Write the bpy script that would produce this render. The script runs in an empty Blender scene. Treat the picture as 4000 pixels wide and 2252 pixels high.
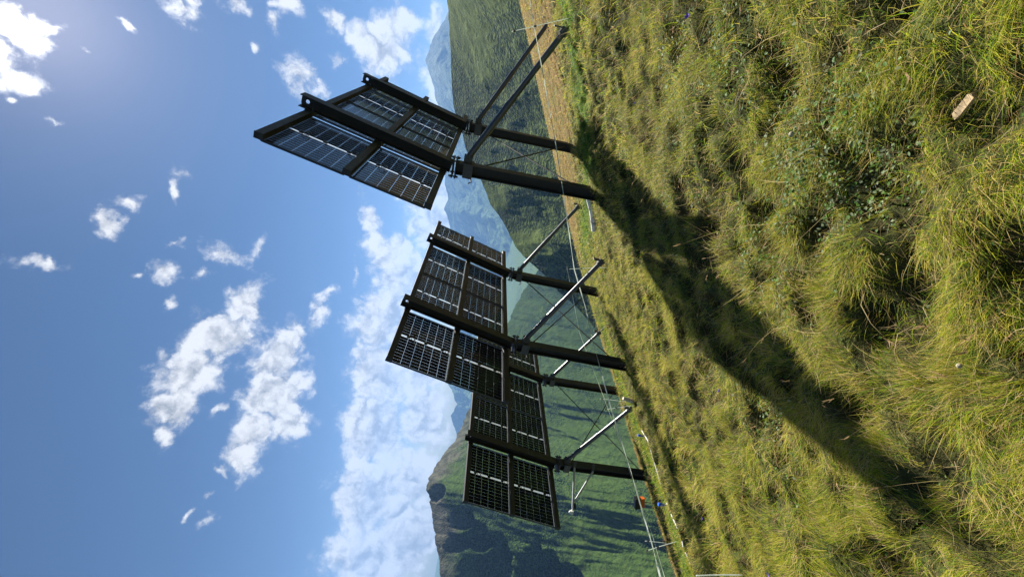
import bpy, math
import numpy as np
from mathutils import Matrix, Vector

# ------------------------------------------------------------------ camera
SC = bpy.context.scene
COL = SC.collection
CAM_Z = 1.126
_rt = Vector((0.98400279, 0.02216451, 0.17676892))
_up = Vector((-0.17815307, 0.12242248, 0.97635763))
_fw = Vector((0.0, 0.99223055, -0.12441273))
cam_d = bpy.data.cameras.new("camera")
cam = bpy.data.objects.new("camera", cam_d)
COL.objects.link(cam)
_x, _y, _z = -_up, _rt, -_fw            # the phone was held upright, the file lies on its side
cam.matrix_world = Matrix(((_x.x, _y.x, _z.x, 0), (_x.y, _y.y, _z.y, 0), (_x.z, _y.z, _z.z, CAM_Z), (0, 0, 0, 1)))
cam_d.sensor_fit = 'HORIZONTAL'
cam_d.sensor_width = 36.0
cam_d.lens = 36.0 * 1612.4 / 4000
cam_d.clip_start = 0.05
cam_d.clip_end = 30000
SC.camera = cam

# ------------------------------------------------------------------ light, sky, exposure
SUN = Vector((0.27402471, 0.68821141, 0.67177044))
SUN_EL = math.asin(SUN.z)
SUN_AZ = math.atan2(SUN.x, SUN.y)
SKY_STRENGTH = 0.055
EXPOSURE = 1.4
SC.view_settings.view_transform = 'Standard'
SC.view_settings.look = 'None'
SC.view_settings.exposure = EXPOSURE
SC.view_settings.gamma = 1.0
SC.view_settings.use_curve_mapping = False
SC.cycles.max_bounces = 6
SC.cycles.transparent_max_bounces = 12
SC.cycles.volume_bounces = 0
SC.cycles.use_denoising = True

sun_d = bpy.data.lights.new("sun", 'SUN')
sun_d.energy = 4.8
sun_d.angle = math.radians(0.55)
sun_d.color = (1.0, 0.95, 0.86)
sun = bpy.data.objects.new("sun", sun_d)
COL.objects.link(sun)
sun.rotation_euler = (-SUN).to_track_quat('-Z', 'Y').to_euler()


class NT:
    """small node-tree writer"""
    def __init__(self, tree):
        self.t = tree
        tree.nodes.clear()

    def n(self, kind, **kw):
        nd = self.t.nodes.new(kind)
        for k, v in kw.items():
            if k == 'ins':
                for i, val in v.items():
                    s = nd.inputs[i]
                    if isinstance(val, bpy.types.NodeSocket):
                        self.t.links.new(val, s)
                    else:
                        s.default_value = val
            else:
                setattr(nd, k, v)
        return nd

    def math(self, op, a, b=0.0, c=0.0, clamp=False):
        return self.n('ShaderNodeMath', operation=op, use_clamp=clamp, ins={0: a, 1: b, 2: c}).outputs[0]

    def vmath(self, op, a, b=(0, 0, 0)):
        nd = self.n('ShaderNodeVectorMath', operation=op, ins={0: a, 1: b})
        return nd.outputs[1] if op in ('DOT_PRODUCT', 'LENGTH', 'DISTANCE') else nd.outputs[0]

    def mix(self, f, a, b):
        nd = self.n('ShaderNodeMix', data_type='RGBA')
        for i, v in ((0, f), (6, a), (7, b)):
            if isinstance(v, bpy.types.NodeSocket):
                self.t.links.new(v, nd.inputs[i])
            else:
                nd.inputs[i].default_value = v if i == 0 else ((*v, 1) if len(v) == 3 else v)
        return nd.outputs[2]

    def noise(self, vec, scale, detail=4, rough=0.55, dist=0.0, lac=2.0):
        return self.n('ShaderNodeTexNoise', ins={'Vector': vec, 'Scale': scale, 'Detail': detail, 'Roughness': rough, 'Distortion': dist, 'Lacunarity': lac}).outputs

    def remap(self, v, a, b, c=0.0, d=1.0, smooth=True):
        return self.n('ShaderNodeMapRange', interpolation_type='SMOOTHSTEP' if smooth else 'LINEAR', ins={0: v, 1: a, 2: b, 3: c, 4: d}).outputs[0]


CLOUDS = [
(-0.1241,0.8997,0.4184,0.9194,0.2628,-0.2925,0.0572,0.0325),
(-0.1947,0.8752,0.4428,0.828,0.3886,-0.4042,0.0552,0.0542),
(-0.2595,0.8446,0.4682,0.855,0.4263,-0.2953,0.0712,0.051),
(-0.3213,0.8186,0.476,0.7244,0.5362,-0.4333,0.0429,0.0415),
(-0.3689,0.7989,0.4751,-0.7984,-0.0106,-0.6021,0.0246,0.013),
(-0.1312,0.9473,0.2922,0.9628,0.192,-0.1902,0.055,0.0162),
(-0.1863,0.9284,0.3215,0.9001,0.2925,-0.3229,0.0477,0.028),
(-0.2295,0.9108,0.3433,0.8514,0.3587,-0.3827,0.0601,0.0473),
(-0.2992,0.8944,0.3324,0.9417,0.3329,-0.0485,0.0757,0.0594),
(-0.3715,0.8625,0.3437,0.8726,0.4507,-0.1882,0.0678,0.0368),
(-0.401,0.843,0.3585,-0.5887,0.0627,-0.806,0.0336,0.0247),
(-0.3501,0.8881,0.2977,0.0186,0.3243,-0.9458,0.0433,0.0426),
(-0.4207,0.8387,0.3458,-0.0451,0.3614,-0.9313,0.0091,0.0154),
(0.118,0.9888,0.0917,-0.7561,0.1493,-0.6372,0.0682,0.0605),
(-0.0047,0.9902,0.1396,-0.7746,0.0846,-0.6268,0.0916,0.0728),
(-0.1184,0.9822,0.1458,-0.9782,-0.0901,-0.1873,0.0919,0.0795),
(-0.2431,0.9601,0.1379,-0.955,-0.212,-0.2074,0.0884,0.0773),
(-0.3569,0.9258,0.1244,-0.8765,-0.2857,-0.3875,0.0926,0.0731),
(-0.1974,0.9786,0.058,0.1395,0.0866,-0.9864,0.0726,0.0915),
(-0.3231,0.9461,0.0236,0.117,0.0647,-0.991,0.0619,0.0774),
(-0.4702,0.8761,0.1066,-0.8664,-0.435,-0.2452,0.0896,0.074),
(-0.5642,0.8232,0.0635,0.0308,0.0977,-0.9947,0.1127,0.062),
(-0.4377,0.8988,0.0248,0.0873,0.0699,-0.9937,0.0753,0.07),
(-0.5275,0.8495,0.0114,0.0694,0.0564,-0.996,0.0792,0.0767),
(0.1029,0.9695,0.2225,-0.906,0.1837,-0.3814,0.0437,0.0208),
(0.3847,0.9145,0.1253,-0.8855,0.4039,-0.2296,0.0464,0.0221),
(0.4968,0.8562,0.1417,-0.85,0.513,-0.1197,0.0475,0.0205),
(0.1675,0.9788,0.1182,-0.7462,0.2042,-0.6337,0.053,0.0551),
(0.1426,0.9878,0.0633,-0.974,0.1513,-0.1684,0.0553,0.037),
(0.3174,0.9428,0.1017,-0.9319,0.3299,-0.1506,0.0499,0.0263),
(0.185,0.9795,0.0798,-0.7407,0.1923,-0.6437,0.0446,0.037),
(0.3329,0.8638,0.3783,-0.8107,0.467,-0.3531,0.0463,0.0239),
(0.3237,0.8798,0.3481,0.3305,0.2396,-0.9129,0.0147,0.013),
(0.4291,0.8721,0.2353,-0.1554,0.3278,-0.9319,0.057,0.0495),
(0.4687,0.8584,0.2084,0.2911,0.0726,-0.9539,0.0349,0.0371),
(0.5007,0.8545,0.1383,-0.8477,0.5164,-0.1216,0.0405,0.022),
(0.4248,0.8931,0.1478,-0.8373,0.4497,-0.311,0.0401,0.0208),
(0.3869,0.8675,0.3128,0.3308,0.1861,-0.9252,0.0134,0.0104),
(0.4451,0.8359,0.3213,-0.6205,0.5466,-0.5623,0.0228,0.0167),
(0.4271,0.8569,0.2886,0.327,0.1512,-0.9329,0.0209,0.0148),
(0.437,0.8076,0.3961,0.3902,0.2265,-0.8924,0.0185,0.0131),
(0.4027,0.8146,0.4175,0.3928,0.2582,-0.8827,0.0144,0.0135),
(0.3635,0.7599,0.5389,-0.3375,0.6466,-0.6841,0.0227,0.0185),
(0.3872,0.7559,0.528,0.4593,0.3384,-0.8213,0.0333,0.0214),
(0.4046,0.787,0.4657,-0.0925,0.5419,-0.8354,0.0146,0.0101),
(0.3521,0.8229,0.446,-0.5393,0.5678,-0.6219,0.0078,0.0066),
(0.3051,0.7401,0.5993,-0.4034,0.6705,-0.6226,0.0101,0.0069),
(0.2228,0.6954,0.6832,0.0117,0.6989,-0.7151,0.0257,0.0242),
(0.2607,0.6987,0.6662,0.6391,0.3923,-0.6616,0.0205,0.0082),
(0.2286,0.6808,0.6959,0.4961,0.5335,-0.685,0.0157,0.0222),
(0.1725,0.7042,0.6887,-0.1926,0.7098,-0.6775,0.021,0.0147),
(0.2543,0.6716,0.6959,0.5164,0.5141,-0.6848,0.0109,0.0158),
(0.2454,0.7309,0.6368,0.4593,0.4909,-0.7404,0.0051,0.0059),
(0.1385,0.7055,0.6951,0.4176,0.5948,-0.6869,0.0048,0.0043),
(0.1867,0.679,0.71,0.4735,0.571,-0.6706,0.0226,0.0395),
(0.0959,0.8318,0.5467,-0.0265,0.5511,-0.834,0.0166,0.0102),
(0.0716,0.8323,0.5497,0.2859,0.5109,-0.8107,0.008,0.0198),
(0.0298,0.8056,0.5917,0.0345,0.5907,-0.8061,0.0213,0.014),
(-0.0083,0.7944,0.6074,0.2387,0.5914,-0.7702,0.0159,0.0284),
(-0.0915,0.7482,0.6571,-0.0955,0.6502,-0.7537,0.0204,0.0069),
(-0.0355,0.8837,0.4666,-0.1249,0.4593,-0.8794,0.0357,0.0204),
(-0.0801,0.8678,0.4905,0.1626,0.4968,-0.8525,0.0185,0.01),
(-0.083,0.8395,0.537,-0.2789,0.4978,-0.8212,0.0198,0.0172),
(-0.005,0.9064,0.4225,0.9567,0.1273,-0.2617,0.02,0.0091),
(-0.0937,0.8171,0.5688,0.1556,0.5763,-0.8023,0.0106,0.005),
(-0.1396,0.8389,0.526,0.8573,0.3682,-0.3599,0.0117,0.009),
(-0.0317,0.8449,0.5339,0.8367,0.3146,-0.4482,0.0161,0.0064),
(-0.0879,0.9509,0.2967,0.1556,0.3073,-0.9388,0.0095,0.007),
(-0.0802,0.9575,0.2771,0.1594,0.2868,-0.9447,0.0081,0.0062),
(-0.4986,0.7856,0.3665,0.2368,0.5301,-0.8142,0.0075,0.0048),
(-0.3362,0.8473,0.4111,0.706,0.5157,-0.4855,0.016,0.0059),
(-0.4718,0.7981,0.3747,0.8233,0.5509,-0.1367,0.0126,0.004),
(-0.4279,0.8198,0.3806,-0.596,0.0607,-0.8007,0.0173,0.0058),
(0.1248,0.7325,0.6692,-0.3704,0.6601,-0.6535,0.0065,0.0048),
(-0.0319,0.9715,0.2347,-0.9855,0.0086,-0.1694,0.027,0.0067),
(-0.4887,0.7799,0.391,0.4275,0.6048,-0.672,0.0152,0.0049)
]


def build_world():
    w = bpy.data.worlds.new("World")
    SC.world = w
    w.use_nodes = True
    g = NT(w.node_tree)
    d = g.n('ShaderNodeTexCoord').outputs['Generated']
    sky = g.n('ShaderNodeTexSky', sky_type='NISHITA', sun_disc=False)
    sky.sun_elevation = SUN_EL
    sky.sun_rotation = SUN_AZ
    sky.altitude = 2000
    sky.air_density = 0.9
    sky.dust_density = 0.0
    sky.ozone_density = 2.5
    skc = g.n('ShaderNodeHueSaturation', ins={'Saturation': 1.08, 'Value': 0.57, 'Color': sky.outputs[0]}).outputs[0]
    bg = g.n('ShaderNodeBackground', ins={0: skc, 1: SKY_STRENGTH})
    # clouds: soft ellipsoids fixed on the celestial sphere, broken up by fractal noise
    wob = g.noise(d, 16.0, 6, 0.62)[1]
    wob = g.vmath('SCALE', g.vmath('SUBTRACT', wob, (0.5, 0.5, 0.5)))
    wob.node.inputs[3].default_value = 0.06
    dd = g.vmath('ADD', d, wob)
    field = None
    for cx, cy, cz, ux, uy, uz, a, b in CLOUDS:
        c = Vector((cx, cy, cz)).normalized()
        u = Vector((ux, uy, uz))
        u = (u - c * u.dot(c)).normalized()
        v = c.cross(u)
        R = Matrix((u, v, c)).transposed()
        mp = g.n('ShaderNodeMapping', vector_type='TEXTURE', ins={0: dd, 1: c, 2: R.to_euler(), 3: (a, b, 2.0)})
        f = g.math('SUBTRACT', 1.0, g.vmath('LENGTH', mp.outputs[0]))
        f = g.math('MULTIPLY', f, min(2.9, 0.5 + 22 * b))
        field = f if field is None else g.n('ShaderNodeMath', operation='SMOOTH_MAX', ins={0: field, 1: f, 2: 0.25}).outputs[0]
    field = g.math('MAXIMUM', field, -1.2)
    n1 = g.noise(d, 21.0, 10, 0.62, 0.4)[0]
    off = g.vmath('ADD', d, tuple(SUN * 0.014))
    n2 = g.noise(off, 11.0, 5, 0.55, 0.3)[0]
    n2b = g.noise(off, 21.0, 4, 0.55, 0.4)[0]
    n2 = g.math('ADD', g.math('MULTIPLY', n2, 0.5), g.math('MULTIPLY', n2b, 0.5))
    n3 = g.noise(d, 70.0, 6, 0.65)[0]
    dens = g.math('ADD', field, g.math('MULTIPLY', g.math('SUBTRACT', n1, 0.5), 2.1))
    dens = g.math('ADD', dens, g.math('MULTIPLY', g.math('SUBTRACT', n3, 0.5), 0.7))
    def bil(v):
        # billows: rounded bulges with creases between them
        a = g.math('ABSOLUTE', g.math('SUBTRACT', g.noise(v, 17.0, 0.0)[0], 0.5))
        c = g.math('ABSOLUTE', g.math('SUBTRACT', g.noise(v, 37.0, 0.0)[0], 0.5))
        e = g.math('ABSOLUTE', g.math('SUBTRACT', g.noise(v, 80.0, 1.0)[0], 0.5))
        return g.math('ADD', g.math('ADD', g.math('MULTIPLY', a, 2.2), g.math('MULTIPLY', c, 1.3)), g.math('MULTIPLY', e, 0.8))
    b1, b2 = bil(dd), bil(g.vmath('ADD', dd, tuple(SUN * 0.012)))
    dens = g.math('ADD', dens, g.math('MULTIPLY', g.math('SUBTRACT', b1, 0.45), 0.9))
    dens = g.math('ADD', dens, 0.12)
    dens2 = g.math('ADD', field, g.math('MULTIPLY', g.math('SUBTRACT', n2, 0.5), 2.1))
    mask = g.math('POWER', g.remap(dens, -0.35, 0.85), 1.5)
    thick = g.remap(dens2, 0.4, 2.8)
    edge = g.math('SUBTRACT', dens, dens2)
    lit = g.math('ADD', g.math('SUBTRACT', 1.0, g.math('MULTIPLY', thick, 0.36)), g.math('MULTIPLY', edge, 0.30))
    lit = g.math('ADD', lit, g.math('MULTIPLY', g.math('SUBTRACT', b1, b2), 0.5))
    lit = g.math('MINIMUM', g.math('MAXIMUM', lit, 0.60), 1.15)
    ccol = g.mix(g.remap(lit, 0.5, 1.0, smooth=False), (0.76, 0.80, 0.86), (1.0, 1.0, 1.0))
    # light scattered forward by air and cloud close to the sun
    cs = g.vmath('DOT_PRODUCT', d, tuple(SUN))
    glow = g.math('POWER', g.math('MAXIMUM', cs, 0.0), 90.0)
    cstr = g.math('MULTIPLY', lit, g.math('ADD', CLOUD_STRENGTH, g.math('MULTIPLY', glow, 0.3)))
    cb = g.n('ShaderNodeBackground', ins={0: ccol, 1: cstr})
    mx = g.n('ShaderNodeMixShader', ins={0: g.math('MULTIPLY', mask, 0.96), 1: bg.outputs[0], 2: cb.outputs[0]})
    aur = g.n('ShaderNodeBackground', ins={0: (1.0, 0.86, 0.82, 1), 1: g.math('ADD', g.math('MULTIPLY', g.math('POWER', g.math('MAXIMUM', cs, 0.0), 40.0), 0.06), g.math('MULTIPLY', g.math('POWER', g.math('MAXIMUM', cs, 0.0), 220.0), 0.08))})
    ad = g.n('ShaderNodeAddShader', ins={0: mx.outputs[0], 1: aur.outputs[0]})
    g.n('ShaderNodeOutputWorld', ins={0: ad.outputs[0]})


CLOUD_STRENGTH = 0.315
build_world()

# ------------------------------------------------------------------ helpers
rng = np.random.default_rng(7)
_LAT = np.random.default_rng(11).random((256, 256))


def vnoise(x, y):
    xi = np.floor(x).astype(int)
    yi = np.floor(y).astype(int)
    fx, fy = x - xi, y - yi
    fx = fx * fx * fx * (fx * (fx * 6 - 15) + 10)
    fy = fy * fy * fy * (fy * (fy * 6 - 15) + 10)
    g = lambda a, b: _LAT[a & 255, b & 255]
    return (g(xi, yi) * (1 - fx) + g(xi + 1, yi) * fx) * (1 - fy) + (g(xi, yi + 1) * (1 - fx) + g(xi + 1, yi + 1) * fx) * fy


def fbm(x, y, octs=4, gain=0.5, ridged=False):
    s, a, tot = 0.0, 1.0, 0.0
    for o in range(octs):
        c, sn = math.cos(o * 1.1), math.sin(o * 1.1)
        v = vnoise((x * c - y * sn) * 2 ** o + 17.3 * o, (x * sn + y * c) * 2 ** o + 5.7 * o)
        if ridged:
            v = 1 - abs(2 * v - 1)
        s = s + a * v
        tot += a
        a *= gain
    return s / tot


def sstep(a, b, x):
    t = np.clip((x - a) / (b - a), 0, 1)
    return t * t * (3 - 2 * t)


def tagset(o, label=None, cat=None, group=None, kind=None):
    for k, v in (('label', label), ('category', cat), ('group', group), ('kind', kind)):
        if v:
            o[k] = v
    return o


def empty(name, loc, label, cat, group=None):
    o = bpy.data.objects.new(name, None)
    COL.objects.link(o)
    o.location = loc
    o.empty_display_size = 0.2
    return tagset(o, label, cat, group)


def link(name, me, parent=None):
    o = bpy.data.objects.new(name, me)
    COL.objects.link(o)
    if parent is not None:
        o.parent = parent
    return o


class MB:
    """collects shapes, builds ONE mesh"""
    def __init__(self):
        self.v, self.f, self.sm = [], [], []

    def add(self, vs, fs, smooth=False):
        b = len(self.v)
        self.v += [tuple(p) for p in vs]
        self.f += [tuple(i + b for i in f) for f in fs]
        self.sm += [smooth] * len(fs)

    def box(self, c, size, R=None, bev=0.0):
        hx, hy, hz = (s / 2 for s in size)
        R = R or Matrix.Identity(3)
        c = Vector(c)
        if bev <= 0:
            vs = [c + R @ Vector((sx * hx, sy * hy, sz * hz)) for sx in (-1, 1) for sy in (-1, 1) for sz in (-1, 1)]
            self.add(vs, [(0, 1, 3, 2), (4, 6, 7, 5), (0, 4, 5, 1), (2, 3, 7, 6), (0, 2, 6, 4), (1, 5, 7, 3)])
            return
        # chamfered prism along local x
        pr = [(-hy + bev, -hz), (hy - bev, -hz), (hy, -hz + bev), (hy, hz - bev), (hy - bev, hz), (-hy + bev, hz), (-hy, hz - bev), (-hy, -hz + bev)]
        vs = [c + R @ Vector((sx * hx, p[0], p[1])) for sx in (-1, 1) for p in pr]
        n = 8
        self.add(vs, [tuple(range(n))[::-1], tuple(range(n, 2 * n))] + [(i, (i + 1) % n, n + (i + 1) % n, n + i) for i in range(n)])

    def tube(self, pts, r, n=10, caps=True):
        pts = [Vector(p) for p in pts]
        rs = r if isinstance(r, (list, tuple)) else [r] * len(pts)
        vs, fs = [], []
        for i, p in enumerate(pts):
            t = (pts[min(i + 1, len(pts) - 1)] - pts[max(i - 1, 0)]).normalized()
            a = t.cross(Vector((0, 0, 1)))
            if a.length < 1e-3:
                a = t.cross(Vector((0, 1, 0)))
            a.normalize()
            b = t.cross(a)
            for k in range(n):
                q = 2 * math.pi * k / n
                vs.append(p + (a * math.cos(q) + b * math.sin(q)) * rs[i])
        for i in range(len(pts) - 1):
            for k in range(n):
                fs.append((i * n + k, i * n + (k + 1) % n, (i + 1) * n + (k + 1) % n, (i + 1) * n + k))
        self.add(vs, fs, True)
        if caps:
            self.add(vs[:n], [tuple(range(n))])
            self.add(vs[-n:], [tuple(range(n))[::-1]])

    def mesh(self, name, mat):
        me = bpy.data.meshes.new(name)
        me.from_pydata(self.v, [], self.f)
        me.polygons.foreach_set('use_smooth', self.sm)
        me.update()
        import bmesh
        bm = bmesh.new()
        bm.from_mesh(me)
        bmesh.ops.recalc_face_normals(bm, faces=bm.faces)
        bm.to_mesh(me)
        bm.free()
        for m in (mat if isinstance(mat, (list, tuple)) else [mat]):
            me.materials.append(m)
        return me


def grid_mesh(name, P, mat, smooth=True):
    """P: (n, m, 3) array of points -> mesh"""
    n, m = P.shape[:2]
    me = bpy.data.meshes.new(name)
    idx = np.arange(n * m).reshape(n, m)
    q = np.stack([idx[:-1, :-1], idx[1:, :-1], idx[1:, 1:], idx[:-1, 1:]], -1).reshape(-1, 4)
    me.vertices.add(n * m)
    me.vertices.foreach_set('co', P.reshape(-1).astype(np.float32))
    me.loops.add(q.size)
    me.loops.foreach_set('vertex_index', q.reshape(-1).astype(np.int32))
    me.polygons.add(len(q))
    me.polygons.foreach_set('loop_start', (np.arange(len(q)) * 4).astype(np.int32))
    me.polygons.foreach_set('loop_total', np.full(len(q), 4, np.int32))
    me.polygons.foreach_set('use_smooth', np.full(len(q), smooth))
    me.update(calc_edges=True)
    me.validate()
    me.materials.append(mat)
    return me


# ------------------------------------------------------------------ materials
def mat(name):
    m = bpy.data.materials.new(name)
    m.use_nodes = True
    return m, NT(m.node_tree)


def m_plain(name, col, rough=0.6, metal=0.0, spec=0.5, var=0.25, scale=12.0, bump=0.0):
    m, g = mat(name)
    p = g.n('ShaderNodeTexCoord').outputs['Object']
    nz = g.noise(p, scale, 5, 0.6)[0]
    c = g.mix(g.remap(nz, 0.3, 0.7), tuple(x * (1 - var) for x in col), tuple(min(1, x * (1 + var)) for x in col))
    b = g.n('ShaderNodeBsdfPrincipled', ins={'Base Color': c, 'Roughness': g.remap(nz, 0.25, 0.75, rough * 0.85, min(1, rough * 1.15)), 'Metallic': metal, 'Specular IOR Level': spec})
    if bump:
        g.t.links.new(g.n('ShaderNodeBump', ins={'Strength': bump, 'Distance': 0.01, 'Height': nz}).outputs[0], b.inputs['Normal'])
    g.n('ShaderNodeOutputMaterial', ins={0: b.outputs[0]})
    return m


def m_steel():
    # dark weathered structural steel with brown bloom
    m, g = mat('dark_steel')
    p = g.n('ShaderNodeTexCoord').outputs['Object']
    n1 = g.noise(p, 4.0, 6, 0.65)[0]
    n2 = g.noise(p, 30.0, 4, 0.6)[0]
    c = g.mix(g.remap(n1, 0.35, 0.7), (0.024, 0.024, 0.024), (0.038, 0.037, 0.035))
    c = g.mix(g.math('MULTIPLY', g.remap(n2, 0.55, 0.75), 0.5), c, (0.045, 0.028, 0.02))
    b = g.n('ShaderNodeBsdfPrincipled', ins={'Base Color': c, 'Metallic': 0.0, 'Specular IOR Level': 0.35, 'Roughness': g.remap(n2, 0.2, 0.8, 0.5, 0.7)})
    g.t.links.new(g.n('ShaderNodeBump', ins={'Strength': 0.15, 'Distance': 0.004, 'Height': n2}).outputs[0], b.inputs['Normal'])
    g.n('ShaderNodeOutputMaterial', ins={0: b.outputs[0]})
    return m


MOD_L, MOD_H = 1.655, 1.11


def m_module():
    # bifacial glass module: black half-cells, clear strips between them
    m, g = mat('bifacial_glass')
    sx, sy, sz = g.n('ShaderNodeSeparateXYZ', ins={0: g.n('ShaderNodeTexCoord').outputs['Object']}).outputs
    ax = g.math('ABSOLUTE', sy)                       # local y runs along the row
    cw = (MOD_L / 2 - 0.03 - 0.024) / 9
    ch = (MOD_H - 0.06) / 6
    u = g.math('DIVIDE', g.math('SUBTRACT', ax, 0.024), cw)
    fu = g.math('FRACT', u)
    du = g.math('MULTIPLY', g.math('MINIMUM', fu, g.math('SUBTRACT', 1.0, fu)), cw)
    v = g.math('DIVIDE', g.math('ADD', sz, MOD_H / 2 - 0.03), ch)
    fv = g.math('FRACT', v)
    dv = g.math('MULTIPLY', g.math('MINIMUM', fv, g.math('SUBTRACT', 1.0, fv)), ch)
    thin = g.math('LESS_THAN', du, 0.0017)
    wide = g.math('LESS_THAN', dv, 0.0023)
    mid = g.math('LESS_THAN', ax, 0.024)
    end = g.math('GREATER_THAN', ax, MOD_L / 2 - 0.024)
    side = g.math('GREATER_THAN', g.math('ABSOLUTE', sz), MOD_H / 2 - 0.018)
    strip = g.math('MAXIMUM', mid, g.math('MAXIMUM', end, side))
    gap = g.math('MAXIMUM', g.math('MAXIMUM', thin, wide), strip)
    cell = g.n('ShaderNodeBsdfPrincipled', ins={'Base Color': (0.006, 0.008, 0.016, 1), 'Roughness': 0.08, 'IOR': 1.22, 'Specular IOR Level': 0.5, 'Specular Tint': (0.5, 0.72, 1.0, 1)})
    tr = g.n('ShaderNodeBsdfTransparent', ins={0: (0.85, 0.88, 0.87, 1)})
    tl = g.n('ShaderNodeBsdfTranslucent', ins={0: (0.8, 0.8, 0.78, 1)})
    gm = g.n('ShaderNodeMixShader', ins={0: g.math('ADD', 0.07, g.math('MULTIPLY', strip, 0.46)), 1: tr.outputs[0], 2: tl.outputs[0]})
    out = g.n('ShaderNodeMixShader', ins={0: gap, 1: cell.outputs[0], 2: gm.outputs[0]})
    g.n('ShaderNodeOutputMaterial', ins={0: out.outputs[0]})
    return m


def m_cover_glass():
    m, g = mat('cover_glass')
    f = 0.05
    t = g.n('ShaderNodeBsdfTransparent', ins={0: (0.94, 0.96, 0.95, 1)})
    s = g.n('ShaderNodeBsdfGlossy', ins={0: (1, 1, 1, 1), 'Roughness': 0.05})
    g.n('ShaderNodeOutputMaterial', ins={0: g.n('ShaderNodeMixShader', ins={0: f, 1: t.outputs[0], 2: s.outputs[0]}).outputs[0]})
    return m


def m_grass(name, trans=0.5):
    m, g = mat(name)
    c = g.n('ShaderNodeAttribute', attribute_name='Col').outputs[0]
    d = g.n('ShaderNodeBsdfPrincipled', ins={'Base Color': c, 'Roughness': 0.5, 'Specular IOR Level': 0.10})
    t = g.n('ShaderNodeBsdfTranslucent', ins={0: c})
    mx = g.n('ShaderNodeMixShader', ins={0: trans, 1: d.outputs[0], 2: t.outputs[0]})
    g.n('ShaderNodeOutputMaterial', ins={0: mx.outputs[0]})
    return m


def m_ground():
    m, g = mat('meadow_soil')
    p = g.n('ShaderNodeNewGeometry').outputs['Position']
    dry = g.n('ShaderNodeAttribute', attribute_name='dry').outputs['Fac']
    lush = g.n('ShaderNodeAttribute', attribute_name='lush').outputs['Fac']
    n1 = g.noise(p, 2.2, 6, 0.65)[0]
    n2 = g.noise(p, 14.0, 6, 0.7)[0]
    n3 = g.noise(p, 60.0, 4, 0.7)[0]
    green = g.mix(g.remap(n2, 0.35, 0.65), (0.03, 0.032, 0.011), (0.09, 0.115, 0.028))
    green = g.mix(g.remap(n1, 0.45, 0.7), green, (0.12, 0.11, 0.04))
    brown = g.mix(g.remap(n2, 0.35, 0.68), (0.17, 0.11, 0.035), (0.26, 0.18, 0.065))
    brown = g.mix(g.math('MULTIPLY', g.remap(n1, 0.48, 0.60), 0.85), brown, (0.13, 0.14, 0.035))
    brown = g.mix(g.math('MULTIPLY', g.remap(n3, 0.52, 0.72), 0.7), brown, (0.10, 0.06, 0.025))
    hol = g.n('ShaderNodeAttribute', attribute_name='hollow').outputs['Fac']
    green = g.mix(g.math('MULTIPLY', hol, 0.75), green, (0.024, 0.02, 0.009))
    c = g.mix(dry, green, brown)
    c = g.mix(g.math('MULTIPLY', lush, 0.8), c, (0.08, 0.17, 0.02))
    c = g.mix(g.math('MULTIPLY', g.remap(n3, 0.3, 0.7), 0.35), c, (0.03, 0.026, 0.012))
    b = g.n('ShaderNodeBsdfPrincipled', ins={'Base Color': c, 'Roughness': 0.95, 'Specular IOR Level': 0.1})
    g.t.links.new(g.n('ShaderNodeBump', ins={'Strength': 0.7, 'Distance': 0.05, 'Height': n2}).outputs[0], b.inputs['Normal'])
    g.n('ShaderNodeOutputMaterial', ins={0: b.outputs[0]})
    return m


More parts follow.
